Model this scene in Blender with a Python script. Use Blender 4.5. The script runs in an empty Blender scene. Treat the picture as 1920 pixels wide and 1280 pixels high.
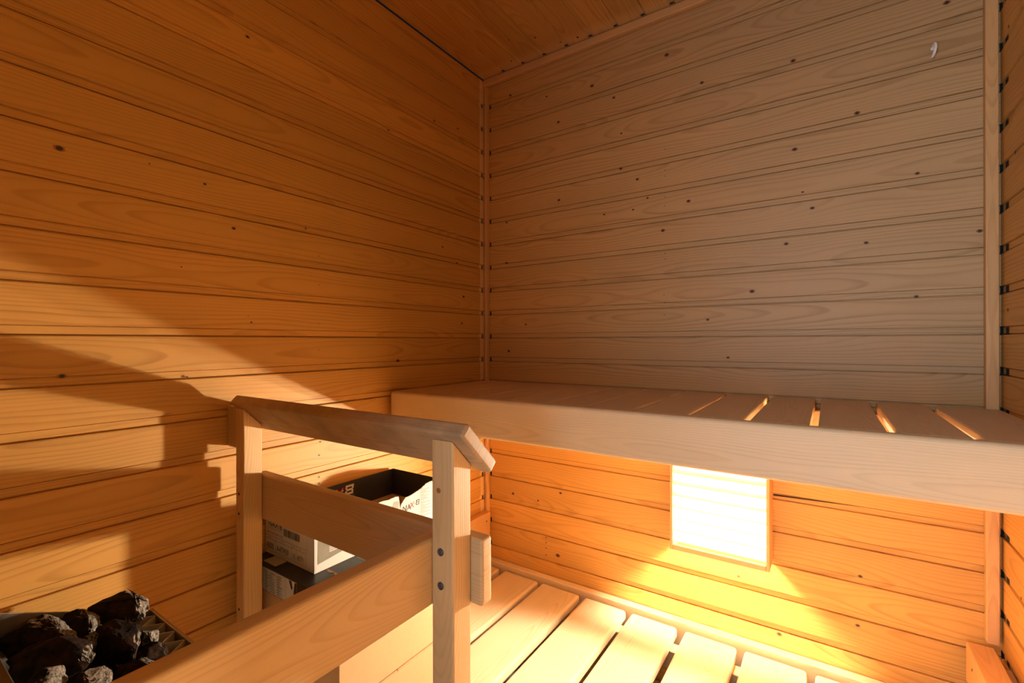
import bpy, bmesh, math, random
from mathutils import Vector, Matrix, noise
from math import radians as rad
random.seed(7)
SC = bpy.context.scene
COL = SC.collection

# ------------------------------------------------------------------ materials
def nt(name):
    m = bpy.data.materials.new(name); m.use_nodes = True
    t = m.node_tree; t.nodes.clear()
    out = t.nodes.new('ShaderNodeOutputMaterial')
    bs = t.nodes.new('ShaderNodeBsdfPrincipled')
    t.links.new(bs.outputs[0], out.inputs[0])
    return m, t, bs
class G:
    """tiny node helper"""
    def __init__(s, t): s.t = t
    def put(s, sock, v):
        if hasattr(v, 'is_output'): s.t.links.new(v, sock)
        else: sock.default_value = v
    def m(s, op, a, b=None, c=None):
        n = s.t.nodes.new('ShaderNodeMath'); n.operation = op
        s.put(n.inputs[0], a)
        if b is not None: s.put(n.inputs[1], b)
        if c is not None: s.put(n.inputs[2], c)
        return n.outputs[0]
    def xyz(s, x, y, z=0.0):
        n = s.t.nodes.new('ShaderNodeCombineXYZ')
        s.put(n.inputs[0], x); s.put(n.inputs[1], y); s.put(n.inputs[2], z)
        return n.outputs[0]
    def sep(s, v):
        n = s.t.nodes.new('ShaderNodeSeparateXYZ'); s.put(n.inputs[0], v); return n.outputs
    def noise(s, v, scale=1.0, detail=2.0, rough=.5):
        n = s.t.nodes.new('ShaderNodeTexNoise'); s.put(n.inputs['Vector'], v)
        n.inputs['Scale'].default_value = scale; n.inputs['Detail'].default_value = detail
        n.inputs['Roughness'].default_value = rough
        return n.outputs[0]
    def ramp(s, f, pts):
        n = s.t.nodes.new('ShaderNodeValToRGB'); s.put(n.inputs[0], f)
        e = n.color_ramp.elements
        while len(e) < len(pts): e.new(.5)
        for k, (p, c) in enumerate(pts):
            e[k].position = p
            e[k].color = (c, c, c, 1) if not isinstance(c, tuple) else (*c, 1)
        return n.outputs[0]
    def mix(s, f, a, b, mode='MIX'):
        n = s.t.nodes.new('ShaderNodeMix'); n.data_type = 'RGBA'; n.blend_type = mode
        s.put(n.inputs[0], f)
        for k, v in ((6, a), (7, b)):
            s.put(n.inputs[k], v if hasattr(v, 'is_output') else (*v, 1))
        return n.outputs[2]
    def uv(s, name):
        n = s.t.nodes.new('ShaderNodeUVMap'); n.uv_map = name; return n.outputs[0]
    def bump(s, h, strength, dist=.001):
        n = s.t.nodes.new('ShaderNodeBump'); n.inputs['Strength'].default_value = strength
        n.inputs['Distance'].default_value = dist; s.put(n.inputs['Height'], h); return n.outputs[0]

def wood(name, base, dark, contrast=.6, freq=230, rough=.5, tint=.16, spread=.05, fiber=.16, dirt=0.0, pale=None, spec=.4, grey=False):
    m, t, bs = nt(name); g = G(t)
    u, v, _ = g.sep(g.uv('UVMap')); r1, r2, _ = g.sep(g.uv('Rnd'))
    q = g.m('FRACT', g.m('MULTIPLY', r1, 7.31)); q2 = g.m('FRACT', g.m('MULTIPLY', r1, 23.7))
    seed = g.m('MULTIPLY', r1, 91.0)
    vc = g.m('MULTIPLY', g.m('SUBTRACT', q, .5), .10)
    wob = g.m('MULTIPLY', g.m('SUBTRACT', g.noise(g.xyz(g.m('MULTIPLY', u, 4.5), g.m('MULTIPLY', v, 22.0), seed), 1, 2), .5), .016)
    d = g.m('ADD', .004, g.m('MULTIPLY', g.noise(g.xyz(g.m('MULTIPLY', u, 1.7), seed, 3.3), 1, 1), spread))
    dv = g.m('ADD', g.m('SUBTRACT', v, vc), wob)
    rr = g.m('SQRT', g.m('ADD', g.m('MULTIPLY', dv, dv), g.m('MULTIPLY', d, d)))
    fr = g.m('FRACT', g.m('MULTIPLY', rr, freq))
    ring = g.ramp(fr, [(0, 0.0), (.55, .12), (.86, 1.0), (.95, .75), (1, 0.0)])
    fade = g.ramp(g.noise(g.xyz(g.m('MULTIPLY', u, 2.0), g.m('MULTIPLY', v, 25.0), seed), 1, 2), [(.3, .25), (.7, 1.0)])
    ring = g.m('MULTIPLY', g.m('MULTIPLY', ring, fade), contrast)
    fib = g.noise(g.xyz(g.m('MULTIPLY', u, 14.0), g.m('MULTIPLY', v, 900.0), seed), 1, 3, .6)
    blot = g.noise(g.xyz(g.m('MULTIPLY', u, 3.0), g.m('MULTIPLY', v, 14.0), seed), 1, 2)
    c = g.mix(ring, base, dark)
    val = g.m('ADD', g.m('ADD', 1.0 - fiber/2 - .09, g.m('MULTIPLY', fib, fiber)), g.m('MULTIPLY', blot, .18))
    val = g.m('MULTIPLY', val, g.m('ADD', 1.0 - tint/2, g.m('MULTIPLY', q2, tint)))
    c = g.mix(1.0, c, g.xyz(val, val, val), 'MULTIPLY')
    if pale:   # raw unweathered board ends
        c = g.mix(r2, c, g.mix(.5, c, pale))
    if grey:   # cool light painted into the boards above the bench, strongest towards the right
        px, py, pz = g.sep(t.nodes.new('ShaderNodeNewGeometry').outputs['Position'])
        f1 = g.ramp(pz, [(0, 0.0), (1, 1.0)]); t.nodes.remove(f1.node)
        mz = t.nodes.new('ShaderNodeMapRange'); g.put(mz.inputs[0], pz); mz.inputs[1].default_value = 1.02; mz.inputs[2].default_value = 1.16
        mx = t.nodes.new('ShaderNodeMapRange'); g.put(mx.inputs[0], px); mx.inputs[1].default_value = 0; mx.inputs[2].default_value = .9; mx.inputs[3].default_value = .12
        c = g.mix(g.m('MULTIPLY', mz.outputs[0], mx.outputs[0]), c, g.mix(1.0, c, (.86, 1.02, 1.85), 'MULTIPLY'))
    if dirt:
        geo = t.nodes.new('ShaderNodeNewGeometry')
        dm = g.ramp(g.noise(geo.outputs['Position'], 16, 4, .6), [(.45, 0.0), (.75, 1.0)])
        c = g.mix(g.m('MULTIPLY', dm, dirt), c, (.10, .065, .04))
    t.links.new(c, bs.inputs['Base Color'])
    bs.inputs['Roughness'].default_value = rough
    bs.inputs['Specular IOR Level'].default_value = spec
    t.links.new(g.bump(g.m('ADD', fib, ring), .25, .0006), bs.inputs['Normal'])
    return m

def plain(name, col, rough=.6, metal=0.0, var=.1, scale=60, emit=None, stren=0):
    m, t, bs = nt(name); g = G(t)
    tc = t.nodes.new('ShaderNodeTexCoord')
    n = g.noise(tc.outputs['Object'], scale, 3)
    val = g.m('ADD', 1 - var/2, g.m('MULTIPLY', n, var))
    t.links.new(g.mix(1.0, col, g.xyz(val, val, val), 'MULTIPLY'), bs.inputs['Base Color'])
    bs.inputs['Roughness'].default_value = rough; bs.inputs['Metallic'].default_value = metal
    if emit:
        bs.inputs['Emission Color'].default_value = (*emit, 1); bs.inputs['Emission Strength'].default_value = stren
    return m

W_WALL = wood('wall_pine', (.60, .31, .074), (.36, .15, .025), .62, 165, .50, .22, .085, pale=(.92, .66, .34))
W_BACK = wood('wall_pine_cool_light', (.60, .31, .074), (.36, .15, .025), .62, 165, .50, .22, .085, grey=True)
W_BENCH = wood('bench_wood', (.685, .50, .29), (.53, .355, .18), .55, 260, .5, .12, .05, fiber=.2)
W_SLAT = wood('pale_slat_wood', (.60, .455, .29), (.44, .30, .16), .6, 230, .5, .1, .07, fiber=.2)
W_POST = wood('post_wood', (.62, .40, .185), (.43, .235, .08), .6, 300, .5, .1, .09)
W_RAIL = wood('rail_wood', (.57, .37, .175), (.37, .21, .085), .45, 260, .5, .1, .05, fiber=.25)
W_WORN = wood('worn_rail_wood', (.46, .295, .15), (.28, .165, .075), .5, 260, .55, .1, .05, fiber=.25, dirt=.45)
W_TRIM = wood('trim_wood', (.66, .36, .135), (.45, .20, .06), .5, 420, .5, .1, .06)
W_LAMP = wood('lamp_wood', (.70, .42, .19), (.50, .24, .08), .5, 300, .5, .1, .05)
W_LOUVER = wood('louver_wood', (.86, .74, .56), (.75, .58, .38), .4, 300, .5, .05, .05)
M_KNOT = plain('knot', (.045, .018, .008), .6, 0, .6, 400)
M_KNOTRIM = plain('knot_rim', (.30, .12, .035), .6, 0, .4, 300)
M_CRACK = plain('crack', (.012, .006, .003), .9)
M_FLOOR = plain('floor_grey', (.30, .27, .24), .6, 0, .3, 12)
M_BULB = plain('bulb', (1, 1, 1), .4, 0, 0, 1, (1.0, .87, .66), 3500)
M_REFL = plain('lamp_backing', (.92, .88, .80), .5, 0, .02)
M_STEEL = plain('galvanised', (.52, .47, .40), .38, .9, .15, 40)
M_DKSTEEL = plain('dark_steel', (.16, .155, .15), .45, .85, .2, 40)
M_LINER = plain('bright_sheet', (.62, .53, .42), .4, .25, .1, 40)
M_SCREW = plain('blued_screw', (.12, .14, .19), .3, .9, .2, 500)
M_WHITE = plain('white_card', (.50, .475, .43), .55, 0, .06, 80)
M_BLACK = plain('black_card', (.012, .011, .010), .42, 0, .2, 50)
M_BLACKIN = plain('black_matt_card', (.010, .009, .008), .6, 0, .2, 50)
M_OLIVE = plain('olive_print', (.15, .135, .095), .5, 0, .9, 26)
M_KRAFT = plain('kraft_card', (.43, .255, .12), .75, 0, .12, 90)
M_SLIP = plain('grey_card', (.34, .29, .22), .6, 0, .1, 90)
M_INK = plain('black_ink', (.02, .016, .014), .6)
M_RED = plain('red_ink', (.70, .02, .025), .5)
M_LOGOW = plain('white_ink', (.78, .70, .62), .5)
M_GREYINK = plain('grey_ink', (.16, .13, .11), .6)
M_HOOK = plain('white_hook', (.85, .80, .74), .3)
def stone_mat(name, grey):
    m, t, bs = nt(name); g = G(t)
    tc = t.nodes.new('ShaderNodeTexCoord'); o = tc.outputs['Object']
    sp = g.noise(o, 260, 5, .75)
    sp2 = g.noise(o, 60, 3)
    darkc = g.mix(g.ramp(sp2, [(.4, 0.0), (.7, 1.0)]), (.010, .006, .004), (.040, .019, .008))
    grey_c = g.mix(g.ramp(sp, [(.38, 0.0), (.62, 1.0)]), (.07, .058, .048), (.42, .37, .31))
    geo = t.nodes.new('ShaderNodeNewGeometry')
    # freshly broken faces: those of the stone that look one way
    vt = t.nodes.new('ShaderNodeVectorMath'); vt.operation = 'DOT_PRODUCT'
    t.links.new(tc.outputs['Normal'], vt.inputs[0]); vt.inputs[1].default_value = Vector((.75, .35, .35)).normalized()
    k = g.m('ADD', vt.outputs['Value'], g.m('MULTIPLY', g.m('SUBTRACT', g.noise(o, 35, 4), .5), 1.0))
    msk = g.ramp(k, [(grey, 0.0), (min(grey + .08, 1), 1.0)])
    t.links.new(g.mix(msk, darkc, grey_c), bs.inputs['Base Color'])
    bs.inputs['Roughness'].default_value = .85; bs.inputs['Specular IOR Level'].default_value = .15
    t.links.new(g.bump(g.m('ADD', sp, g.noise(o, 90, 4)), .8, .003), bs.inputs['Normal'])
    return m
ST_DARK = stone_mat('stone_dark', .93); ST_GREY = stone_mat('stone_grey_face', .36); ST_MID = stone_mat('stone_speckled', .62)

# ------------------------------------------------------------------ mesh builder
class MB:
    def __init__(s): s.v = []; s.f = []; s.uv = []; s.r = []; s.mi = []
    def quad(s, pts, uvs=None, r=(0., 0.), mi=0):
        b = len(s.v); s.v += [tuple(p) for p in pts]; s.f.append(tuple(range(b, b+len(pts))))
        s.uv.append(uvs or [(0, 0)]*len(pts)); s.r.append(r); s.mi.append(mi)
    def face(s, idx, uvs, r, mi=0):
        s.f.append(tuple(idx)); s.uv.append(uvs); s.r.append(r); s.mi.append(mi)
    def box(s, lo, hi, g=0, r=None, mi=0, taper=None):
        """box, grain along axis g; UV in metres, v measured from the board's centre line"""
        r = r or (random.random(), 0.0); off = r[0]*13.0
        b = len(s.v)
        P = [(x, y, z) for x in (lo[0], hi[0]) for y in (lo[1], hi[1]) for z in (lo[2], hi[2])]
        s.v += P
        ce = [(lo[i]+hi[i])/2 for i in range(3)]
        oth = [i for i in range(3) if i != g]
        ext = {i: hi[i]-lo[i] for i in oth}
        wide = max(oth, key=lambda i: ext[i]); thin = [i for i in oth if i != wide][0]
        for F in ((0, 1, 3, 2), (4, 6, 7, 5), (0, 4, 5, 1), (2, 3, 7, 6), (0, 2, 6, 4), (1, 5, 7, 3)):
            ax = [i for i in range(3) if len({P[k][i] for k in F}) == 1][0]
            uvs = []
            for k in F:
                p = P[k]
                if ax == g: uvs.append((off + (p[thin]-ce[thin])*.6, p[wide]-ce[wide]))
                elif ax == thin: uvs.append((off + p[g], p[wide]-ce[wide]))
                else: uvs.append((off + p[g], p[thin]-ce[thin] + (ext[wide]/2)*(1 if p[wide] > ce[wide] else -1)))
            s.face([b+k for k in F], uvs, r, mi)
    def addmesh(s, me, fn, mi=0):
        b = len(s.v); s.v += [tuple(fn(v.co)) for v in me.vertices]
        for p in me.polygons:
            s.face([b+i for i in p.vertices], [(0, 0)]*len(p.vertices), (0, 0), mi)
    def build(s, name, mats, parent=None, bevel=0, seg=2, loc=None, rot=None, smooth=False):
        me = bpy.data.meshes.new(name); me.from_pydata(s.v, [], s.f)
        uvl = me.uv_layers.new(name='UVMap'); rl = me.uv_layers.new(name='Rnd')
        k = 0
        for fi, p in enumerate(me.polygons):
            p.material_index = s.mi[fi]; p.use_smooth = smooth
            for j in range(p.loop_total):
                uvl.data[p.loop_start+j].uv = s.uv[fi][j]; rl.data[p.loop_start+j].uv = s.r[fi][j] if isinstance(s.r[fi], list) else s.r[fi]
        for m in (mats if isinstance(mats, (list, tuple)) else [mats]): me.materials.append(m)
        o = bpy.data.objects.new(name, me); COL.objects.link(o)
        if parent: o.parent = parent
        if loc: o.location = loc
        if rot: o.rotation_euler = rot
        if bevel:
            b = o.modifiers.new('Bevel', 'BEVEL'); b.width = bevel; b.segments = seg; b.limit_method = 'ANGLE'; b.angle_limit = rad(40)
            for p in me.polygons: p.use_smooth = True
            w = o.modifiers.new('WN', 'WEIGHTED_NORMAL'); w.keep_sharp = False
        return o
def plank(name, lo, hi, g, mat, parent=None, bevel=.004, seg=3, loc=None, rot=None, r=None):
    b = MB(); b.box(lo, hi, g, r); return b.build(name, mat, parent, bevel, seg, loc, rot)
def thing(name, label, cat, loc=(0, 0, 0), group=None):
    o = bpy.data.objects.new(name, None); COL.objects.link(o); o.location = loc
    o.empty_display_size = .05
    return tag(o, label, cat, group)
def tag(o, label, cat, group=None):
    o['label'] = label; o['category'] = cat
    if group: o['group'] = group
    return o
def struct(o): o['kind'] = 'structure'; return o
def text_mesh(s, size, bold=0):
    cu = bpy.data.curves.new('t', 'FONT'); cu.body = s; cu.size = size; cu.offset = bold*size
    o = bpy.data.objects.new('t', cu); COL.objects.link(o)
    dg = bpy.context.evaluated_depsgraph_get(); dg.update()
    me = bpy.data.meshes.new_from_object(o.evaluated_get(dg)); bpy.data.objects.remove(o)
    return me

# ------------------------------------------------------------------ room shell
P = .09; Z0 = 1.235 + 1.0107          # board pitch, height of the topmost groove
CEIL = 2.262; RW = 1.437; FY = -1.80; TH = .022
def wall_profile(ztop, zbot):
    """list of (z, depth, board index, v) going down the wall"""
    pts = []
    k0 = math.floor((Z0-ztop)/P)
    prof = [(.0104, 0), (.0098, .0065), (.0084, .0065), (.0080, .0042), (-.0055, .0042), (-.0058, .0085), (-.0078, .0085), (-.0086, .001), (-.0105, 0)]
    pts.append((ztop, 0, 0)); n = 0; k = k0
    while True:
        z = Z0 - P*k
        if z - .0105 < zbot: break
        if z + .0104 < ztop:
            for j, (dz, d) in enumerate(prof):
                pts.append((z+dz, d, n + (1 if j >= 6 else 0)))
            n += 1
        k += 1
    pts.append((zbot, 0, n))
    return pts
def board_wall(name, fn, L0, L1, ztop, zbot, splits=(), extra=None, mats=(W_WALL, M_KNOT, M_KNOTRIM, M_CRACK)):
    """fn(l, z, d) -> point; d = depth into the wall"""
    b = MB(); pts = wall_profile(ztop, zbot); n = len(pts)
    ls = [L0, *splits, L1]
    rs = {}
    base = len(b.v)
    for l in ls:
        for z, d, i in pts: b.v.append(fn(l, z, d))
    for si in range(len(ls)-1):
        for j in range(n-1):
            (za, da, ia), (zb, db, ib) = pts[j], pts[j+1]
            i = ib
            r = rs.setdefault(i, random.random())
            off = r*13
            zc = Z0 - P*(math.floor((Z0-(za+zb)/2)/P)+.5)
            A = base+si*n+j
            idx = [A, A+1, A+n+1, A+n]
            uv = [(off+ls[si], za-zc), (off+ls[si], zb-zc), (off+ls[si+1], zb-zc), (off+ls[si+1], za-zc)]
            pale = 1.0 if (splits and (si == len(ls)-2) and splits[-1] == ls[-2] and L1 > splits[-1] and name == 'wall_left') else 0.0
            b.face(idx, uv, (r, pale))
    # back of the wall and its ends
    for a, c in ((L0, L1),):
        q = [fn(a, ztop, TH), fn(c, ztop, TH), fn(c, zbot, TH), fn(a, zbot, TH)]
        b.quad(q); 
        b.quad([fn(a, ztop, 0), fn(c, ztop, 0), fn(c, ztop, TH), fn(a, ztop, TH)])
        b.quad([fn(a, zbot, 0), fn(c, zbot, 0), fn(c, zbot, TH), fn(a, zbot, TH)])
    if extra: extra(b, fn)
    return struct(b.build(name, list(mats)))
def notches(l0, l1, zlo=0):
    def ex(b, fn):
        for k in range(0, 25):
            z = Z0-P*k
            if z > zlo+.02: b.quad([fn(l0, z+.0078, .0036), fn(l1, z+.0078, .0036), fn(l1, z-.0078, .0036), fn(l0, z-.0078, .0036)], mi=3)
    return ex
def both(*fs):
    def ex(b, fn):
        for f in fs: f(b, fn)
    return ex
def knots(lst, asp=1.0):
    def ex(b, fn):
        for l, z, r in lst:
            for rr, d, mi, ax in ((r*.70, -.0003, 2, 1.25), (r*.48, -.0006, 1, 1.05)):
                if r < .0035 and mi == 2: continue
                n = 12; ph = random.random()*6
                b.quad([fn(l+rr*ax*math.cos(ph+6.2832*k/n)*(1+.15*math.sin(3*k+ph)), z+rr*.85*math.sin(ph+6.2832*k/n), d) for k in range(n)], mi=mi)
    return ex
KB = [(.4542,2.105,.0091),(.7053,2.1234,.0099),(.8085,2.005,.008),(1.0418,1.991,.0086),(1.1805,1.8114,.0081),(1.045,1.7511,.0086),(1.0631,1.6327,.0043),(1.0846,1.5864,.0071),(.6925,1.5801,.0083),(1.0246,1.4989,.0073),(1.1982,1.4808,.0067),(.9411,1.3749,.009),(.8234,1.2984,.0063),(.8784,1.1871,.0062),(.7695,1.6586,.0081),(.6112,1.756,.0069),(.5969,1.6604,.0052),(.644,1.6902,.0051),(.3243,2.0159,.0076),(.2765,2.1214,.0058),(.3257,1.7381,.0076),(.4976,1.6602,.0054),(.5558,1.802,.007),(.5579,1.9171,.0053),(1.2963,1.635,.0064),(1.2938,1.3401,.0064),(1.4035,1.4829,.0072),(1.349,2.0222,.0087),(.1176,2.1726,.0081),(.5325,2.0419,.0071),(.0984,1.5358,.0082),(.0988,1.6912,.0061),(.185,1.2986,.006),(.1073,1.1983,.0082),(.6969,1.3552,.0033),(.6953,1.3785,.0033),(.6989,1.5079,.0033),(.6989,1.4913,.0033),(.6976,1.6559,.0033),(.6993,1.6838,.0033),(.6995,1.7486,.0033),(.6995,1.7668,.0033),(.6997,1.8315,.0033),(.6968,1.317,.0033),(1.0059,.4311,.0088),(1.1848,.6394,.0067),(.9051,.561,.0061),(.318,.4707,.0114),(.1255,.6568,.0081),(.3293,.6956,.0076),(.2364,.6514,.0059),(1.1791,.5133,.0068),(.2699,.5242,.0039),(.2698,.5048,.0039),(.2698,.4854,.0039),(.2697,.4603,.0039)]
KL = [(-1.2374,1.5765,.0094),(-1.0059,1.578,.0046),(-.9469,1.4937,.0061),(-.7703,1.5289,.0041),(-1.2347,1.1758,.0075),(-1.0414,1.1614,.0045),(-.9153,1.9462,.0062),(-.1396,1.4015,.0079),(-1.1058,1.5906,.0032),(-.1752,1.5212,.0058),(-.4587,1.1756,.0084),(-.1491,1.3024,.0059),(-.7304,.9697,.0043),(-.7337,.9349,.0042),(-.7338,.8769,.0042),(-.7339,.8599,.0042),(-.7322,1.4628,.0028),(-.7325,1.3863,.0028),(-.7327,1.2844,.0028),(-.7329,1.2136,.0028),(-.1704,2.0127,.0058),(-.293,1.9922,.0055),(-.4951,1.8856,.0049),(-.2517,1.5667,.0056),(-1.0507,1.3927,.0033),(-.9083,1.2815,.0037),(-.9156,1.2949,.0025)]
def back_extra(b, fn):
    knots(KB)(b, fn); notches(.0168, .0225)(b, fn)
    # the long dark split in one board right of the lamp
    b.quad([fn(.9926, .8130, -.0005), fn(.9926, .8085, -.0005), fn(1.10, .8118, -.0005), fn(1.1948, .8154, -.0005), fn(1.09, .8145, -.0005)], mi=3)
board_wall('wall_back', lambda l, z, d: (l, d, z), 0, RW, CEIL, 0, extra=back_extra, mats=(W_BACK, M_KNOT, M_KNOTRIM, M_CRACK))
board_wall('wall_left', lambda l, z, d: (-d, l, z), FY, 0, CEIL-.007, 0, splits=(-.040,), extra=both(knots(KL), notches(-.0255, -.0195)))
board_wall('wall_right', lambda l, z, d: (RW+d, l, z), FY, 0, CEIL, 0,
           extra=both(notches(-.040, -.0205), knots([(-.06,1.9,.006),(-.10,1.62,.007),(-.05,1.30,.006),(-.13,.72,.006),(-.4,1.5,.008),(-.7,1.8,.007)])))
# front wall with the doorway the photographer stands in
DX0, DX1, DZ = .62, 1.38, 1.95
b = MB()
for lo, hi in (((0, FY-.06, 0), (DX0, FY, CEIL)), ((DX1, FY-.06, 0), (RW, FY, CEIL)), ((DX0, FY-.06, DZ), (DX1, FY, CEIL))): b.box(lo, hi, 2)
struct(b.build('wall_front', W_WALL))
# floor and ceiling
b = MB(); b.box((-.05, FY-1.2, -.06), (RW+.05, .05, 0), 0); struct(b.build('floor', M_FLOOR))
b = MB()
xs = []; x = .0987 - .0897
while x > 0: x -= .0897
x0 = 0.0; gr = [.0987 + .0897*k for k in range(-1, 15)]; gr = [q for q in gr if .012 < q < RW-.012]
seq = [(0.0, 0)]
for q in gr: seq += [(q-.0085, 0), (q-.006, .0045), (q+.006, .0045), (q+.0063, .009), (q+.0085, .009), (q+.0095, 0)]
seq.append((RW, 0))
base = len(b.v); YS = (FY, -.075, 0)
for yy in YS:
    for xx, d in seq: b.v.append((xx, yy, CEIL+d))
n = len(seq); rr = random.random()
for j in range(n-1):
    if j and (j % 6) == 4: rr = random.random()
    xc = .0987 + .0897*(math.floor((((seq[j][0]+seq[j+1][0])/2)-.0987)/.0897)+.5)
    for q in (0, 1):
        A = base+q*n+j; va, vb = seq[j][0]-xc, seq[j+1][0]-xc; o0 = rr*13
        b.face([A, A+1, A+n+1, A+n], [(o0+YS[q], va), (o0+YS[q], vb), (o0+YS[q+1], vb), (o0+YS[q+1], va)],
               (rr, 0) if q == 0 else [(rr, 0), (rr, 0), (rr, .9), (rr, .9)])
for q in gr:   # dark open ends of the grooves at the cover strip
    b.quad([(q-.006, -.0205, CEIL-.0004), (q+.007, -.0205, CEIL-.0004), (q+.006, -.0265, CEIL-.0004), (q-.004, -.0265, CEIL-.0004)], mi=2)
b.quad([(0, FY, CEIL+TH), (RW, FY, CEIL+TH), (RW, 0, CEIL+TH), (0, 0, CEIL+TH)])
for cx, cy, r in ((.42,-.04,.006),(.30,-.12,.005),(.22,-.16,.004),(.36,-.05,.004),(.16,-.055,.005),(.55,-.3,.006),(.3,-.36,.004)):
    b.quad([(cx+r*.6*math.cos(6.2832*k/10), cy+r*.8*math.sin(6.2832*k/10), CEIL-.0005) for k in range(10)], mi=1)
struct(b.build('ceiling', [W_WALL, M_KNOT, M_CRACK]))
# corner and ceiling cover strips
b = MB(); b.box((.005, -.019, 0), (.0165, -.001, 2.231), 2); struct(b.build('trim_1', W_TRIM, bevel=.002))
b = MB(); b.box((1.409, -.020, .5615), (1.431, -.0005, 2.2305), 2); struct(b.build('trim_2', W_TRIM, bevel=.002))
b = MB(); b.box((.0, -.021, 2.232), (RW, -.0005, 2.258), 0); struct(b.build('trim_3', W_TRIM, bevel=.004))

# ------------------------------------------------------------------ upper bench
ub = thing('upper_bench', 'long upper sauna bench across the back wall, pale slats behind a deep front board', 'bench', (.72, -.25, 1.0))
def rel(o, root):
    o.parent = root; o.location = o.location - root.location; return o
ZT = 1.083
gaps = [(1.315,.016),(1.2085,.0145),(1.097,.013),(.9873,.011),(.8775,.008),(.758,.005),(.647,.003),(.537,.0025),(.427,.0025),(.317,.002),(.207,.002),(.097,.002)]
edges = [RW-.006]
for c, w in gaps: edges += [c+w/2, c-w/2]
edges.append(.007)
for i in range(0, len(edges), 2):
    rel(plank('slat', (edges[i+1], -.474, ZT-.026), (edges[i], -.0015 if edges[i] < 1.40 else -.023, ZT), 1, W_BENCH, None, .0025 if edges[i] < .8 else .004), ub)
rel(plank('front_board', (.012, -.502, .980), (RW-.006, -.475, 1.084), 0, W_BENCH, None, .009, 4, r=(.31, 0)), ub)
for y in (-.0235, -.44):
    rel(plank('support_beam', (.002, y-.0225, ZT-.072), (RW-.002, y+.0225, ZT-.0265), 0, W_POST), ub)

# ------------------------------------------------------------------ lower bench
lb = thing('lower_bench', 'low wide-slatted bench platform under the lamp, rounded pale planks', 'bench', (.72, -.32, .0))
LX = [(.006,.0984),(.1214,.2667),(.2822,.4275),(.4470,.5890),(.6072,.7466),(.7690,.9080),(.9265,1.0720),(1.0900,1.2330),(1.2500,1.4200)]
for k, (a, c) in enumerate(LX):
    rel(plank('slat', (a, -.597, .355), (c, -.047, .385), 1, W_SLAT, None, .009, 4), lb)
rel(plank('front_beam', (.006, -.634, .250), (RW-.006, -.608, .387), 0, W_RAIL, None, .004), lb)
rel(plank('back_rail', (.006, -.031, .300), (RW-.02, -.004, .3935), 0, W_BENCH, None, .003), lb)
for y in (-.56, -.10):
    rel(plank('support_beam', (.006, y-.02, .30), (RW-.006, y+.02, .3545), 0, W_RAIL), lb)
for x in (.06, RW-.06):
    for y in (-.56, -.10):
        rel(plank('leg', (x-.02, y-.02, 0), (x+.02, y+.02, .2995), 2, W_POST), lb)

# ------------------------------------------------------------------ lamp on the back wall
lamp = thing('wall_lamp', 'glowing louvred wooden lamp shade on the back wall under the upper bench', 'lamp', (.863, 0, .63))
X0, X1, YF, ZB, ZTP = .735, .991, -.085, .629, .945
for x in (X0, X1):
    s = 1 if x == X0 else -1
    rel(plank('side_panel', (min(x, x+s*.008), YF, ZB), (max(x, x+s*.008), -.001, ZTP), 2, W_LAMP, None, .0015), lamp)
rel(plank('bottom_bar', (X0+.0085, YF, ZB), (X1-.0085, YF+.012, ZB+.014), 0, W_LAMP, None, .0015), lamp)
rel(plank('top_bar', (X0+.0085, YF, ZTP-.014), (X1-.0085, YF+.012, ZTP), 0, W_LAMP, None, .0015), lamp)
for k in range(9):
    z = ZB+.020 + .0332*k
    b = MB(); b.box((X0+.0085, -.0065, -.0018), (X1-.0085, .0065, .0018), 0)
    o = b.build('louver', W_LOUVER, None, .0006, 1, (0, YF+.010, z+.007), (rad(35), 0, 0)); rel(o, lamp)
b = MB(); b.box((X0+.009, -.003, ZB+.001), (X1-.009, -.0005, ZTP-.01), 0); rel(b.build('backing_plate', M_REFL), lamp)
bm = bmesh.new(); bmesh.ops.create_uvsphere(bm, u_segments=24, v_segments=16, radius=.024)
for v in bm.verts:
    if v.co.z > 0: v.co.z *= 1.5
me = bpy.data.meshes.new('bulb'); bm.to_mesh(me); bm.free(); me.materials.append(M_BULB)
for p in me.polygons: p.use_smooth = True
o = bpy.data.objects.new('bulb', me); COL.objects.link(o); o.location = (.863, -.037, .758); rel(o, lamp)
def lathe(name, prof, mat, loc, n=20, rot=None, parent=None):
    b = MB()
    for z, r in prof:
        for k in range(n): b.v.append((r*math.cos(6.2832*k/n), r*math.sin(6.2832*k/n), z))
    for j in range(len(prof)-1):
        for k in range(n): b.face([j*n+k, j*n+(k+1) % n, (j+1)*n+(k+1) % n, (j+1)*n+k], [(0, 0)]*4, (0, 0))
    b.face(list(range(n))[::-1], [(0, 0)]*n, (0, 0)); b.face([(len(prof)-1)*n+k for k in range(n)], [(0, 0)]*n, (0, 0))
    o = b.build(name, mat, parent, 0, 2, loc, rot)
    return o
rel(lathe('socket', [(0, .013), (.02, .015), (.035, .02), (.05, .02)], M_WHITE, (.863, -.037, .794)), lamp)

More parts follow.
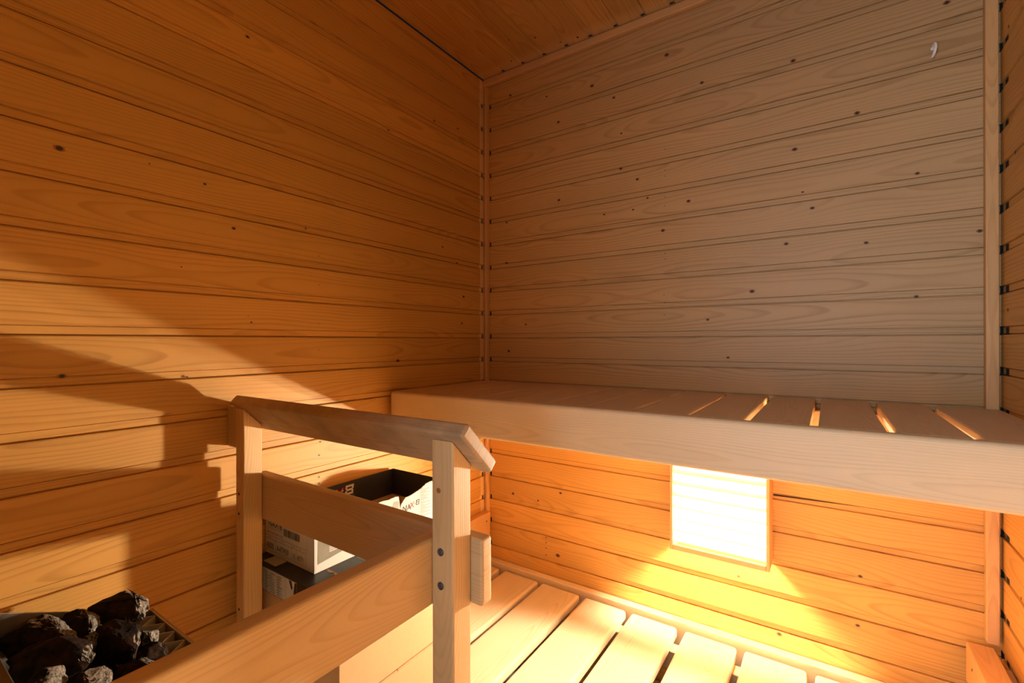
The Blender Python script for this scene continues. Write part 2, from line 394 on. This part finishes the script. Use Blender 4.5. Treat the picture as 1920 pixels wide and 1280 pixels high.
# ------------------------------------------------------------------ heater guard railing
rg = thing('guard_railing', 'wooden heater guard with two posts, slanted handrail and low boards around the heater', 'railing', (.36, -.95, 0))
def post(x0, x1, y0, y1):
    # top cut at 45 degrees, falling towards the bench
    zt = 1.0943; b = MB(); r = (random.random(), 0.0); off = r[0]*13
    v = [(x0, y0, 0), (x1, y0, 0), (x1, y1, 0), (x0, y1, 0), (x0, y0, zt), (x1, y0, zt), (x1, y1, zt-(y1-y0)), (x0, y1, zt-(y1-y0))]
    b.v = v; cx, cy = (x0+x1)/2, (y0+y1)/2
    for F, ax in (((3, 2, 1, 0), 2), ((4, 5, 6, 7), 2), ((0, 1, 5, 4), 1), ((2, 3, 7, 6), 1), ((1, 2, 6, 5), 0), ((3, 0, 4, 7), 0)):
        uv = [((off+v[k][2]), (v[k][0]-cx) if ax != 0 else (v[k][1]-cy+.035)) for k in F]
        b.face(F, uv, r)
    return rel(b.build('post', W_POST, None, .003, 3), rg)
PY0, PY1 = -.972, -.932
pl = post(.060, .094, PY0, PY1); pr = post(.6385, .6800, PY0, PY1)
# screws and holes on the posts
def screw(p, x, z):
    o = lathe('screw', [(0, .0056), (.0012, .0056), (.0022, .003), (.0024, .003)], M_SCREW, (x, PY0, z), 14, (rad(90), 0, 0)); rel(o, rg)
    o.parent = p; o.location = o.location - p.location
screw(pr, .6565, .932); screw(pr, .6565, .8835)
def hole(p, x, z, r, m=M_CRACK):
    o = lathe('screw_hole', [(0, r), (.0004, r)], m, (x, PY0, z), 10, (rad(90), 0, 0)); rel(o, rg)
    o.parent = p; o.location = o.location - p.location
for z in (.91, .868, .663): hole(pl, .0735, z, .0028)
hole(pr, .6525, 1.02, .0040, M_KNOTRIM)
# handrail: board lying on the slanted post tops
b = MB(); b.box((0, -.0165, .0), (.650, .0785, .0225), 0, (.63, 0))
hr = b.build('handrail', W_WORN, None, .005, 3, (.056, PY0, 1.0945), (rad(-45), 0, 0)); rel(hr, rg)
rel(plank('cross_board', (.060, PY1+.0005, .846), (.700, PY1+.0255, .945), 0, W_RAIL, None, .005, 3, r=(.77, 0)), rg)
rel(plank('side_board', (.610, FY+.001, .848), (.638, PY1, .947), 1, W_POST, None, .006, 3, r=(.21, 0)), rg)
rel(plank('wall_block', (.001, -.962, 1.002), (.0595, -.934, 1.094), 2, W_RAIL, None, .003), rg)

# ------------------------------------------------------------------ bench bearers on the side walls
b = MB(); b.box((-.0145, -.26, -.0425), (.0145, .26, .0425), 1)
o = b.build('support_cleat', W_TRIM, None, .003, 2, (.0150, -.275, .5315)); tag(o, 'short wooden bench bearer on the left wall behind the railing post, beyond the boxes', 'bearer')
for yy, zz in ((.235, .012), (.160, -.004)):
    h = lathe('nail_hole', [(0, .003), (.0004, .003)], M_CRACK, (.0145, yy, zz), 10, (0, rad(90), 0), o)
b = MB(); b.box((-.023, -.45, -.045), (.023, .45, .045), 1)
o = b.build('support_cleat', W_TRIM, None, .003, 2, (1.398, -.472, .512)); tag(o, 'wooden bench bearer along the right wall at the lower right edge', 'bearer')
for yy, zz in ((.395, .010),):
    h = lathe('nail_hole', [(0, .003), (.0004, .003)], M_CRACK, (-.0230, yy, zz), 10, (0, rad(-90), 0), o)
sp = MB(); sp.box((.0235, .10, -.04), (.0385, .40, .030), 1); sp.build('packing_strip', W_WORN, o, .002)

# ------------------------------------------------------------------ sauna heater
HX0, HX1, HY0, HY1 = .045, .440, -1.344, -1.117
def hz(y): return .723 + (HY1-y)*.45
heater = thing('sauna_heater', 'open-topped steel sauna heater full of dark stones by the left wall', 'heater', ((HX0+HX1)/2, -1.24, 0))
def sheet(name, poly, nrm, th, mat, parent, bevel=.0012):
    n = Vector(nrm)*th; b = MB(); k = len(poly)
    b.v = [tuple(p) for p in poly] + [tuple(Vector(p)+n) for p in poly]
    b.face(list(range(k))[::-1], [(0, 0)]*k, (0, 0)); b.face(list(range(k, 2*k)), [(0, 0)]*k, (0, 0))
    for i in range(k):
        j = (i+1) % k; b.face([i, j, k+j, k+i], [(0, 0)]*4, (0, 0))
    bmo = b.build(name, mat, None, bevel, 1); return rel(bmo, parent)
zb = .30
for nm, x in (('left_panel', HX0), ('right_panel', HX1)):
    sheet(nm, [(x, HY0, zb), (x, HY1, zb), (x, HY1, hz(HY1)), (x, HY0, hz(HY0))], (.0025, 0, 0), 1, M_STEEL, heater)
sheet('back_panel', [(HX0+.003, HY1, zb), (HX1, HY1, zb), (HX1, HY1, hz(HY1)), (HX0+.003, HY1, hz(HY1))], (0, -.0025, 0), 1, M_STEEL, heater)
sheet('front_panel', [(HX0+.003, HY0, zb), (HX1, HY0, zb), (HX1, HY0, hz(HY0)), (HX0+.003, HY0, hz(HY0))], (0, .0025, 0), 1, M_DKSTEEL, heater)
sheet('base_plate', [(HX0+.003, HY0+.003, zb), (HX1, HY0+.003, zb), (HX1, HY1-.003, zb), (HX0+.003, HY1-.003, zb)], (0, 0, .003), 1, M_DKSTEEL, heater)
rel(plank('rim', (HX0, HY1-.0045, .7205), (HX1+.0025, HY1+.001, .7255), 0, M_STEEL, None, .0015), heater)
b = MB(); zz = [];  nz = 9
for k in range(nz*2+1):
    x = HX0+.008 + (HX1-HX0-.014)*k/(nz*2); y = HY1-.006 if k % 2 else HY1-.034
    zz.append((x, y))
for k in range(len(zz)-1):
    (xa, ya), (xb, yb) = zz[k], zz[k+1]
    b.quad([(xa, ya, .50), (xb, yb, .50), (xb, yb, .7235), (xa, ya, .7235)])
o = b.build('zigzag_liner', M_LINER); so = o.modifiers.new('S', 'SOLIDIFY'); so.thickness = .0012; rel(o, heater)
for x in (HX0+.03, HX1-.03):
    for y in (HY0+.03, HY1-.03):
        rel(plank('foot', (x-.012, y-.012, 0), (x+.012, y+.012, zb-.0005), 2, M_DKSTEEL), heater)

def stone(loc, size, seed, mat, label, group=None, rot=0):
    rnd = random.Random(seed); bm = bmesh.new()
    for _ in range(20):
        th = rnd.random()*6.2832; c = rnd.uniform(-1, 1); s = math.sqrt(1-c*c); q = rnd.uniform(.86, 1.0)
        bm.verts.new((s*math.cos(th)*q, s*math.sin(th)*q, c*q))
    r = bmesh.ops.convex_hull(bm, input=bm.verts)
    bmesh.ops.delete(bm, geom=[g for g in r['geom_interior'] if isinstance(g, bmesh.types.BMVert)], context='VERTS')
    bmesh.ops.bevel(bm, geom=bm.edges[:], offset=.06, segments=1, affect='EDGES')
    bmesh.ops.triangulate(bm, faces=bm.faces[:])
    bmesh.ops.subdivide_edges(bm, edges=bm.edges[:], cuts=3, use_grid_fill=True)
    off = Vector((seed*3.1, seed*1.7, seed*.9))
    bmesh.ops.smooth_vert(bm, verts=bm.verts[:], factor=.25, use_axis_x=True, use_axis_y=True, use_axis_z=True)
    for v in bm.verts:
        if v.co.length > 1.02: v.co *= 1.02/v.co.length
        nn = noise.fractal(v.co*2.6+off, 1.0, 2.0, 4)
        v.co += v.co.normalized()*nn*.10
        v.co = Vector((v.co.x*size[0], v.co.y*size[1], v.co.z*size[2]))
    me = bpy.data.meshes.new('heater_stone'); bm.to_mesh(me); bm.free(); me.materials.append(mat)
    o = bpy.data.objects.new('heater_stone', me); COL.objects.link(o); o.location = loc; o.rotation_euler = (0, 0, rot)
    return tag(o, label, 'stone', group)
GRP = 'stones heaped in the heater'
ST = [
 ((.105,-1.184,.776),(.056,.031,.036),4,ST_MID,'tall dark sauna stone at the peak of the heap beside the toothed rim',.60),
 ((.112,-1.290,.782),(.056,.034,.034),5,ST_GREY,'wedge-shaped stone with a rough grey broken face, nearest the heater left panel',.75),
 ((.098,-1.238,.768),(.038,.025,.032),8,ST_GREY,'dark sauna stone with a broad pale grey broken face just left of the tallest stone',.55),
 ((.192,-1.286,.774),(.064,.042,.036),11,ST_DARK,'big rounded dark brown stone filling the front left of the heap',.60),
 ((.159,-1.231,.768),(.023,.022,.024),13,ST_GREY,'small pitted pale stone wedged in the centre of the heap',.4),
 ((.190,-1.212,.760),(.043,.028,.040),17,ST_DARK,'large flat-faced brown stone in the middle of the heap',.60),
 ((.172,-1.172,.737),(.027,.020,.029),19,ST_GREY,'stone black on one side and pale grey on the other, close to the zigzag rim',.6),
 ((.210,-1.172,.729),(.026,.020,.025),23,ST_DARK,'small rounded black stone by the toothed rim near the side board',.9),
 ((.268,-1.202,.736),(.044,.028,.026),29,ST_MID,'long brown stone lying against the side board of the railing',.60),
 ((.273,-1.305,.790),(.029,.026,.021),31,ST_GREY,'pale-topped stone cut by the bottom edge of the photo, left one of two',.6),
 ((.292,-1.270,.774),(.029,.026,.021),37,ST_GREY,'pale-topped stone cut by the bottom edge of the photo, right one of two',.7),
 ((.232,-1.252,.738),(.030,.026,.024),39,ST_DARK,'black shadowed stone sunk between the big front stone and the middle stone',.6),
 ((.345,-1.190,.728),(.032,.028,.026),41,ST_MID,'brown stone in the heater behind the side board, hidden from the front',.2),
 ((.375,-1.255,.750),(.040,.036,.028),43,ST_DARK,'dark stone at the right end of the heater behind the side board',.6),
]
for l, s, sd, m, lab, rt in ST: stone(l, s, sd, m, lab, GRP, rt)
deep = 0
for ix, x in enumerate((.095, .165, .235, .305, .380)):
    for iy, y in enumerate((-1.195, -1.285)):
        deep += 1
        stone((x, y, .685+.02*iy), (.033, .038, .034), 50+deep, ST_DARK, 'dark stone of the lower layer inside the heater', 'lower stones inside the heater', deep*.7)

# ------------------------------------------------------------------ boxes between railing and bench
def flat(items, fn, name, mat, parent, th=.0006):
    """items: quads [(u,v)...] or ('t', text, u, v, size, squash, shear) laid on fn(u, v, lift)"""
    b = MB()
    for it in items:
        if it[0] == 't':
            _, s, u, v, size, sx, sh = it[:7]
            me = text_mesh(s, size, it[7] if len(it) > 7 else 0)
            b.addmesh(me, lambda c: fn(u+c.x*sx+c.y*sh, v+c.y, th)); bpy.data.meshes.remove(me)
        else: b.quad([fn(u, v, th) for u, v in it])
    return rel(b.build(name, mat), parent)
def R(u0, v0, u1, v1): return [(u0, v0), (u1, v0), (u1, v1), (u0, v1)]

# plain carton at the bottom
ct = thing('cardboard_carton', 'plain brown carton standing on the floor under the two printed boxes', 'box', (.18, -.77, 0))
for nm, lo, hi in (('front_wall', (.010, -.905, 0), (.345, -.901, .52)), ('back_wall', (.010, -.645, 0), (.345, -.641, .52)),
                   ('side_wall', (.010, -.9008, 0), (.014, -.6452, .52)), ('side_wall', (.341, -.9008, 0), (.345, -.6452, .52)),
                   ('top_flap', (.010, -.905, .5205), (.345, -.7735, .5235)), ('top_flap', (.010, -.7725, .5205), (.345, -.641, .5235))):
    rel(plank(nm, lo, hi, 0, M_KRAFT, None, .0012), ct)
# lower boot box: kraft body, printed lid
LB = (.012, .345, -.920, -.560)
bb = thing('boot_box', 'closed black-lidded boot box with a printed white table, under the open box', 'box', (.18, -.74, .524))
rel(plank('body', (LB[0]+.003, LB[2]+.003, .524), (LB[1]-.003, LB[3]-.003, .731), 0, M_KRAFT, None, .0015), bb)
b = MB(); b.box((LB[0], LB[2], .7315), (LB[1], LB[3], .7365), 0)
b.box((LB[0], LB[2], .683), (LB[1], LB[2]+.0025, .7315), 0); b.box((LB[0], LB[3]-.0025, .683), (LB[1], LB[3], .7315), 0)
b.box((LB[1]-.0025, LB[2]+.0025, .683), (LB[1], LB[3]-.0025, .7315), 0); b.box((LB[0], LB[2]+.0025, .683), (LB[0]+.0025, LB[3]-.0025, .7315), 0)
lid = rel(b.build('lid', M_BLACK), bb)
fl = lambda u, v, l: (u, LB[2]-l, v)
flat([R(.013, .6845, .205, .7345)], fl, 'table_label', M_WHITE, bb, .0004)
tb = [R(.166, .6855, .1664, .7335), R(.100, .6855, .1003, .7335), R(.128, .6855, .1283, .7335)]
for k in range(9): tb.append(R(.020, .6865+.0056*k, .166, .6868+.0056*k))
rnd = random.Random(4)
for k in range(8):
    for cx in (.03, .055, .082, .103, .131):
        w = rnd.uniform(.012, .024); z = .6880+.0056*k
        tb.append(R(cx, z, cx+w*.9, z+.0009)); tb.append(R(cx, z+.0019, cx+w*rnd.uniform(.3, .9), z+.0026))
flat(tb, fl, 'table_print', M_INK, bb, .0008)
flat([[(.1695, .6865), (.1790, .6865), (.1745, .7110)], [(.1700, .7330), (.1760, .7330), (.1880, .7120), (.1830, .7120)]][:0] +
     [[(.176, .7335), (.186, .7335), (.1905, .7200), (.1860, .7150)], [(.198, .7335), (.205, .7335), (.205, .6860), (.200, .6860), (.1935, .7075)],
      [(.176, .6860), (.191, .6860), (.1865, .7010)]], fl, 'emblem_print', M_BLACK, bb, .0008)
# kraft showing at the thumb notch of the lid
tp = lambda u, v, l: (u, v, .7365+l)
def disc(cx, cy, r): return [(cx+r*math.cos(math.pi*k/10-.6), cy+r*.7*math.sin(math.pi*k/10-.6)-.004) for k in range(11)]
flat([[(.222+.012*math.cos(math.pi+math.pi*k/9)+.004*0, -.850+.008*math.sin(math.pi+math.pi*k/9)) for k in range(10)],
      [(.246+.012*math.cos(math.pi+math.pi*k/9), -.850+.008*math.sin(math.pi+math.pi*k/9)) for k in range(10)]], tp, 'thumb_notch', M_KRAFT, bb, .0005)
flat([R(.215, -.78, .342, -.566), R(.252, -.83, .342, -.782)], tp, 'lid_panel', M_OLIVE, bb, .0004)

# upper open box with torn side
UX0, UX1, UY0, UY1, UZ0, UZ1 = .010, .206, -.881, -.490, .7372, .846
ob = thing('shoe_box', 'open shoe box with black inside, torn white side and shoe size label', 'box', (.11, -.69, UZ0))
rel(plank('front_panel', (UX0, UY0, UZ0), (UX1, UY0+.0025, UZ1-.002), 0, M_WHITE, None, .0008), ob)
rel(plank('inner_wall', (UX0, UY0+.003, UZ0), (UX0+.003, UY1, UZ1), 1, M_BLACKIN, None, .0008), ob)
rel(plank('back_panel', (UX0+.0035, UY1-.003, UZ0), (UX1, UY1, UZ1+.001), 0, M_BLACKIN, None, .0008), ob)
rel(plank('bottom', (UX0+.0035, UY0+.003, UZ0), (UX1-.003, UY1-.0035, UZ0+.018), 0, M_KRAFT, None, .0008), ob)
rel(plank('inner_ledge', (UX0+.0035, UY0+.003, UZ0+.0185), (UX0+.020, UY1-.0035, UZ0+.034), 1, M_KRAFT, None, .002), ob)
rel(plank('inner_ledge', (UX0+.0205, UY1-.022, UZ0+.0185), (UX1-.004, UY1-.0035, UZ0+.034), 0, M_KRAFT, None, .002), ob)
top = [(-.881,.838),(-.83,.842),(-.79,.848),(-.765,.846),(-.7468,.8440),(-.725,.8425),(-.708,.8400),(-.690,.8410),(-.672,.8385),(-.655,.8400),(-.6434,.8375),(-.6405,.822),(-.6380,.803),(-.634,.815),(-.626,.823),(-.6197,.8285),(-.600,.8300),(-.5857,.8325),(-.5757,.8345),(-.5650,.8380),(-.5516,.8425),(-.545,.8460),(-.531,.8480),(-.4935,.8480)]
rng = random.Random(2); tt = []
for i in range(len(top)-1):
    (ya, za), (yb, zb_) = top[i], top[i+1]
    for k in range(4): tt.append((ya+(yb-ya)*k/4, za+(zb_-za)*k/4+rng.uniform(-.0008, .0008)))
tt.append(top[-1])
poly = [(UX1-.0025, -.4935, UZ0), (UX1-.0025, -.881, UZ0)] + [(UX1-.0025, y, z) for y, z in tt]
sheet('torn_side', poly, (.0025, 0, 0), 1, M_WHITE, ob, 0)
sf = lambda u, v, l: (UX1+l, u, v)
flat([[(-.8735, .7545), (-.778, .7655), (-.7800, .8300), (-.8715, .8300)], [(-.740, .800), (-.686, .800), (-.6900, .8290), (-.7230, .8290)],
      [(-.672, .800), (-.6440, .800), (-.6425, .8270), (-.6600, .8290)], [(-.740, .760), (-.655, .760), (-.650, .790), (-.74, .790)]], sf, 'photo_print', M_OLIVE, ob, .0004)
ln = []
for k in range(4): ln.append(R(-.8446, .7715+.0042*k, -.8446+.020-.003*k, .7738+.0042*k))
flat(ln, sf, 'stripe_print', M_WHITE, ob, .0008)
ink = [R(-.5725, .752, -.5720, .834), [(-.6230,.800),(-.6226,.800),(-.6050,.826),(-.6054,.826)]]
for k in range(9):
    z = .762+.0088*k; ink.append(R(-.568, z, -.535 if z > .80 else -.53, z+.0011)); ink.append(R(-.568, z+.004, -.568+rng.uniform(.010, .026), z+.0052))
flat(ink, sf, 'text_lines_print', M_INK, ob, .0006)
# black inside: white and red logo
iw = lambda u, v, l: (UX0+.003+l, u, v)
def eight(u, v, w, h, k=.22, sh=.12):
    """squared-off figure eight from bars"""
    t = w*k; q = []
    def bar(a, c, d, e): q.append([(u+x*1.0+y*sh, v+y) for x, y in ((a, c), (d, c), (d, e), (a, e))])
    bar(0, 0, w, t); bar(t*.6, h/2-t/2, w-t*.3, h/2+t/2); bar(0, h-t, w, h)
    bar(w-t, t*.9, w, h/2-t*.35); bar(w-t, h/2+t*.35, w, h-t*.9); bar(0, t*.9, t, h/2-t*.35); bar(0, h/2+t*.35, t, h-t*.9)
    return q
flat([('t', 'NA', -.7340, .8090, .0340, 1.05, .10, .02), ('t', '·', -.6760, .8130, .0380, 1.0, 0, .02)] + eight(-.6640, .8105, .0270, .0265), iw, 'logo_print', M_LOGOW, ob)
flat([('t', 'X', -.6960, .8080, .0360, 1.0, .15, .03)], iw, 'logo_letter_print', M_RED, ob)
flat([('t', 'FOOTWEAR', -.6780, .8020, .0085, 1.0, .0)], iw, 'small_print', M_GREYINK, ob)
flat([('t', 'NA', -.6325, .7935, .0215, .98, .12, .012)] + [[(-.5835+a, .7985+c) for a, c in q] for q in eight(0, 0, .0120, .0135, .2)], sf, 'logo_print', M_INK, ob, .0008)
flat([('t', 'X', -.6055, .7960, .0215, .98, .12, .015), ('t', '·', -.5910, .7970, .0215, .98, .12, .01)], sf, 'logo_letter_print', M_RED, ob, .0008)
# size label on the front
ff = lambda u, v, l: (u, UY0-l, v)
L = []
def hl(x0, x1, z): L.append(R(x0, z-.0003, x1, z+.0003))
def vl(x, z0, z1): L.append(R(x-.0003, z0, x+.0003, z1))
hl(.012, .1755, .7460); hl(.012, .1755, .7730); hl(.012, .1755, .7810)
vl(.0555, .7460, .7810); vl(.1205, .7460, .7810); vl(.1395, .7460, .7810); vl(.1755, .7460, .7810); vl(.1805, .775, .800)
rb = random.Random(9); x = .0895
while x < .152:
    w = rb.choice((.0006, .0009, .0014, .002)); L.append(R(x, .7925, x+w, .8090)); x += w+rb.choice((.0007, .001, .0016))
L += [('t', 'A4TP09', .0585, .7505, .0190, .80, 0), ('t', '1E', .1235, .7505, .0170, .72, 0), ('t', '48TP1', .1418, .7505, .0170, .62, 0),
      ('t', '8000', .0160, .7505, .0190, .80, 0), ('t', 'art. no', .078, .7755, .0045, 1, 0), ('t', 'width', .124, .7755, .0042, 1, 0), ('t', 'size', .150, .7755, .0042, 1, 0),
      ('t', 'color', .026, .7755, .0045, 1, 0), ('t', 'SAFETY FOOTWEAR S3 SRC', .016, .7860, .0062, .92, 0),
      ('t', 'NAX·8', .0230, .8030, .0210, .95, .1), R(.016, .7985, .080, .7990)]
flat(L, ff, 'label_print', M_INK, ob, .0005)
# slip of card poking out under the open box
b = MB(); b.box((.055, -.910, .7372), (.104, -.8825, .7392), 0)
o = b.build('card_slip', M_SLIP, None, .0005, 1); tag(o, 'small pale slip of card poking out from under the front of the open shoe box', 'card')

# ------------------------------------------------------------------ hook high on the back wall
hk = thing('wall_hook', 'small white curved hook screwed high on the back wall at the right', 'hook', (1.3246, 0, 1.914))
cu = bpy.data.curves.new('hook', 'CURVE'); cu.dimensions = '3D'; cu.bevel_depth = .0030; cu.bevel_resolution = 3; cu.use_fill_caps = True
spn = cu.splines.new('BEZIER'); hp = [(0, .002, .010), (.001, -.016, .0135), (.002, -.024, .002), (-.001, -.017, -.0125), (-.003, -.004, -.013)]
spn.bezier_points.add(len(hp)-1)
for bp, p in zip(spn.bezier_points, hp): bp.co = p; bp.handle_left_type = bp.handle_right_type = 'AUTO'
to = bpy.data.objects.new('t', cu); COL.objects.link(to)
dg = bpy.context.evaluated_depsgraph_get(); dg.update()
me = bpy.data.meshes.new_from_object(to.evaluated_get(dg)); bpy.data.objects.remove(to)
me.materials.clear(); me.materials.append(M_HOOK)
for p in me.polygons: p.use_smooth = True
o = bpy.data.objects.new('hook_wire', me); COL.objects.link(o); o.parent = hk
pb = lathe('mounting_plate', [(0, .0045), (.002, .004)], M_HOOK, (0, 0, .010), 12, (rad(90), 0, 0), hk)

# ------------------------------------------------------------------ light
w = bpy.data.worlds.new('World'); SC.world = w; w.use_nodes = True
w.node_tree.nodes['Background'].inputs[0].default_value = (.8, .88, 1, 1)
w.node_tree.nodes['Background'].inputs[1].default_value = .004
la = bpy.data.lights.new('doorway_daylight', 'AREA'); la.shape = 'RECTANGLE'; la.size = .34; la.size_y = 1.3
la.spread = rad(140); la.energy = 9; la.color = (.72, .88, 1.06)
lo = bpy.data.objects.new('doorway_daylight', la); COL.objects.link(lo)
lo.location = (.98, -1.84, 1.20); lo.rotation_euler = (rad(90), 0, rad(-38))

# ------------------------------------------------------------------ camera
a = rad(34.14); s_, c_ = math.sin(a), math.cos(a); e = .0024
F = Vector((-s_, c_, 0)); Rr = Vector((c_, s_, -e)).normalized(); U = Rr.cross(F).normalized()
cam = bpy.data.cameras.new('camera'); co = bpy.data.objects.new('camera', cam); COL.objects.link(co)
M = Matrix((( Rr.x, U.x, -F.x, 1.119), (Rr.y, U.y, -F.y, -1.470), (Rr.z, U.z, -F.z, 1.235), (0, 0, 0, 1)))
co.matrix_world = M
cam.sensor_width = 36; cam.lens = 36*874.6/1920; cam.clip_start = .02
SC.camera = co
SC.view_settings.view_transform = 'Standard'; SC.view_settings.look = 'None'
SC.view_settings.exposure = 0.42
SC.cycles.use_denoising = True
SC.cycles.max_bounces = 10; SC.cycles.diffuse_bounces = 6
SC.cycles.sample_clamp_indirect = 10; SC.cycles.sample_clamp_direct = 3.5
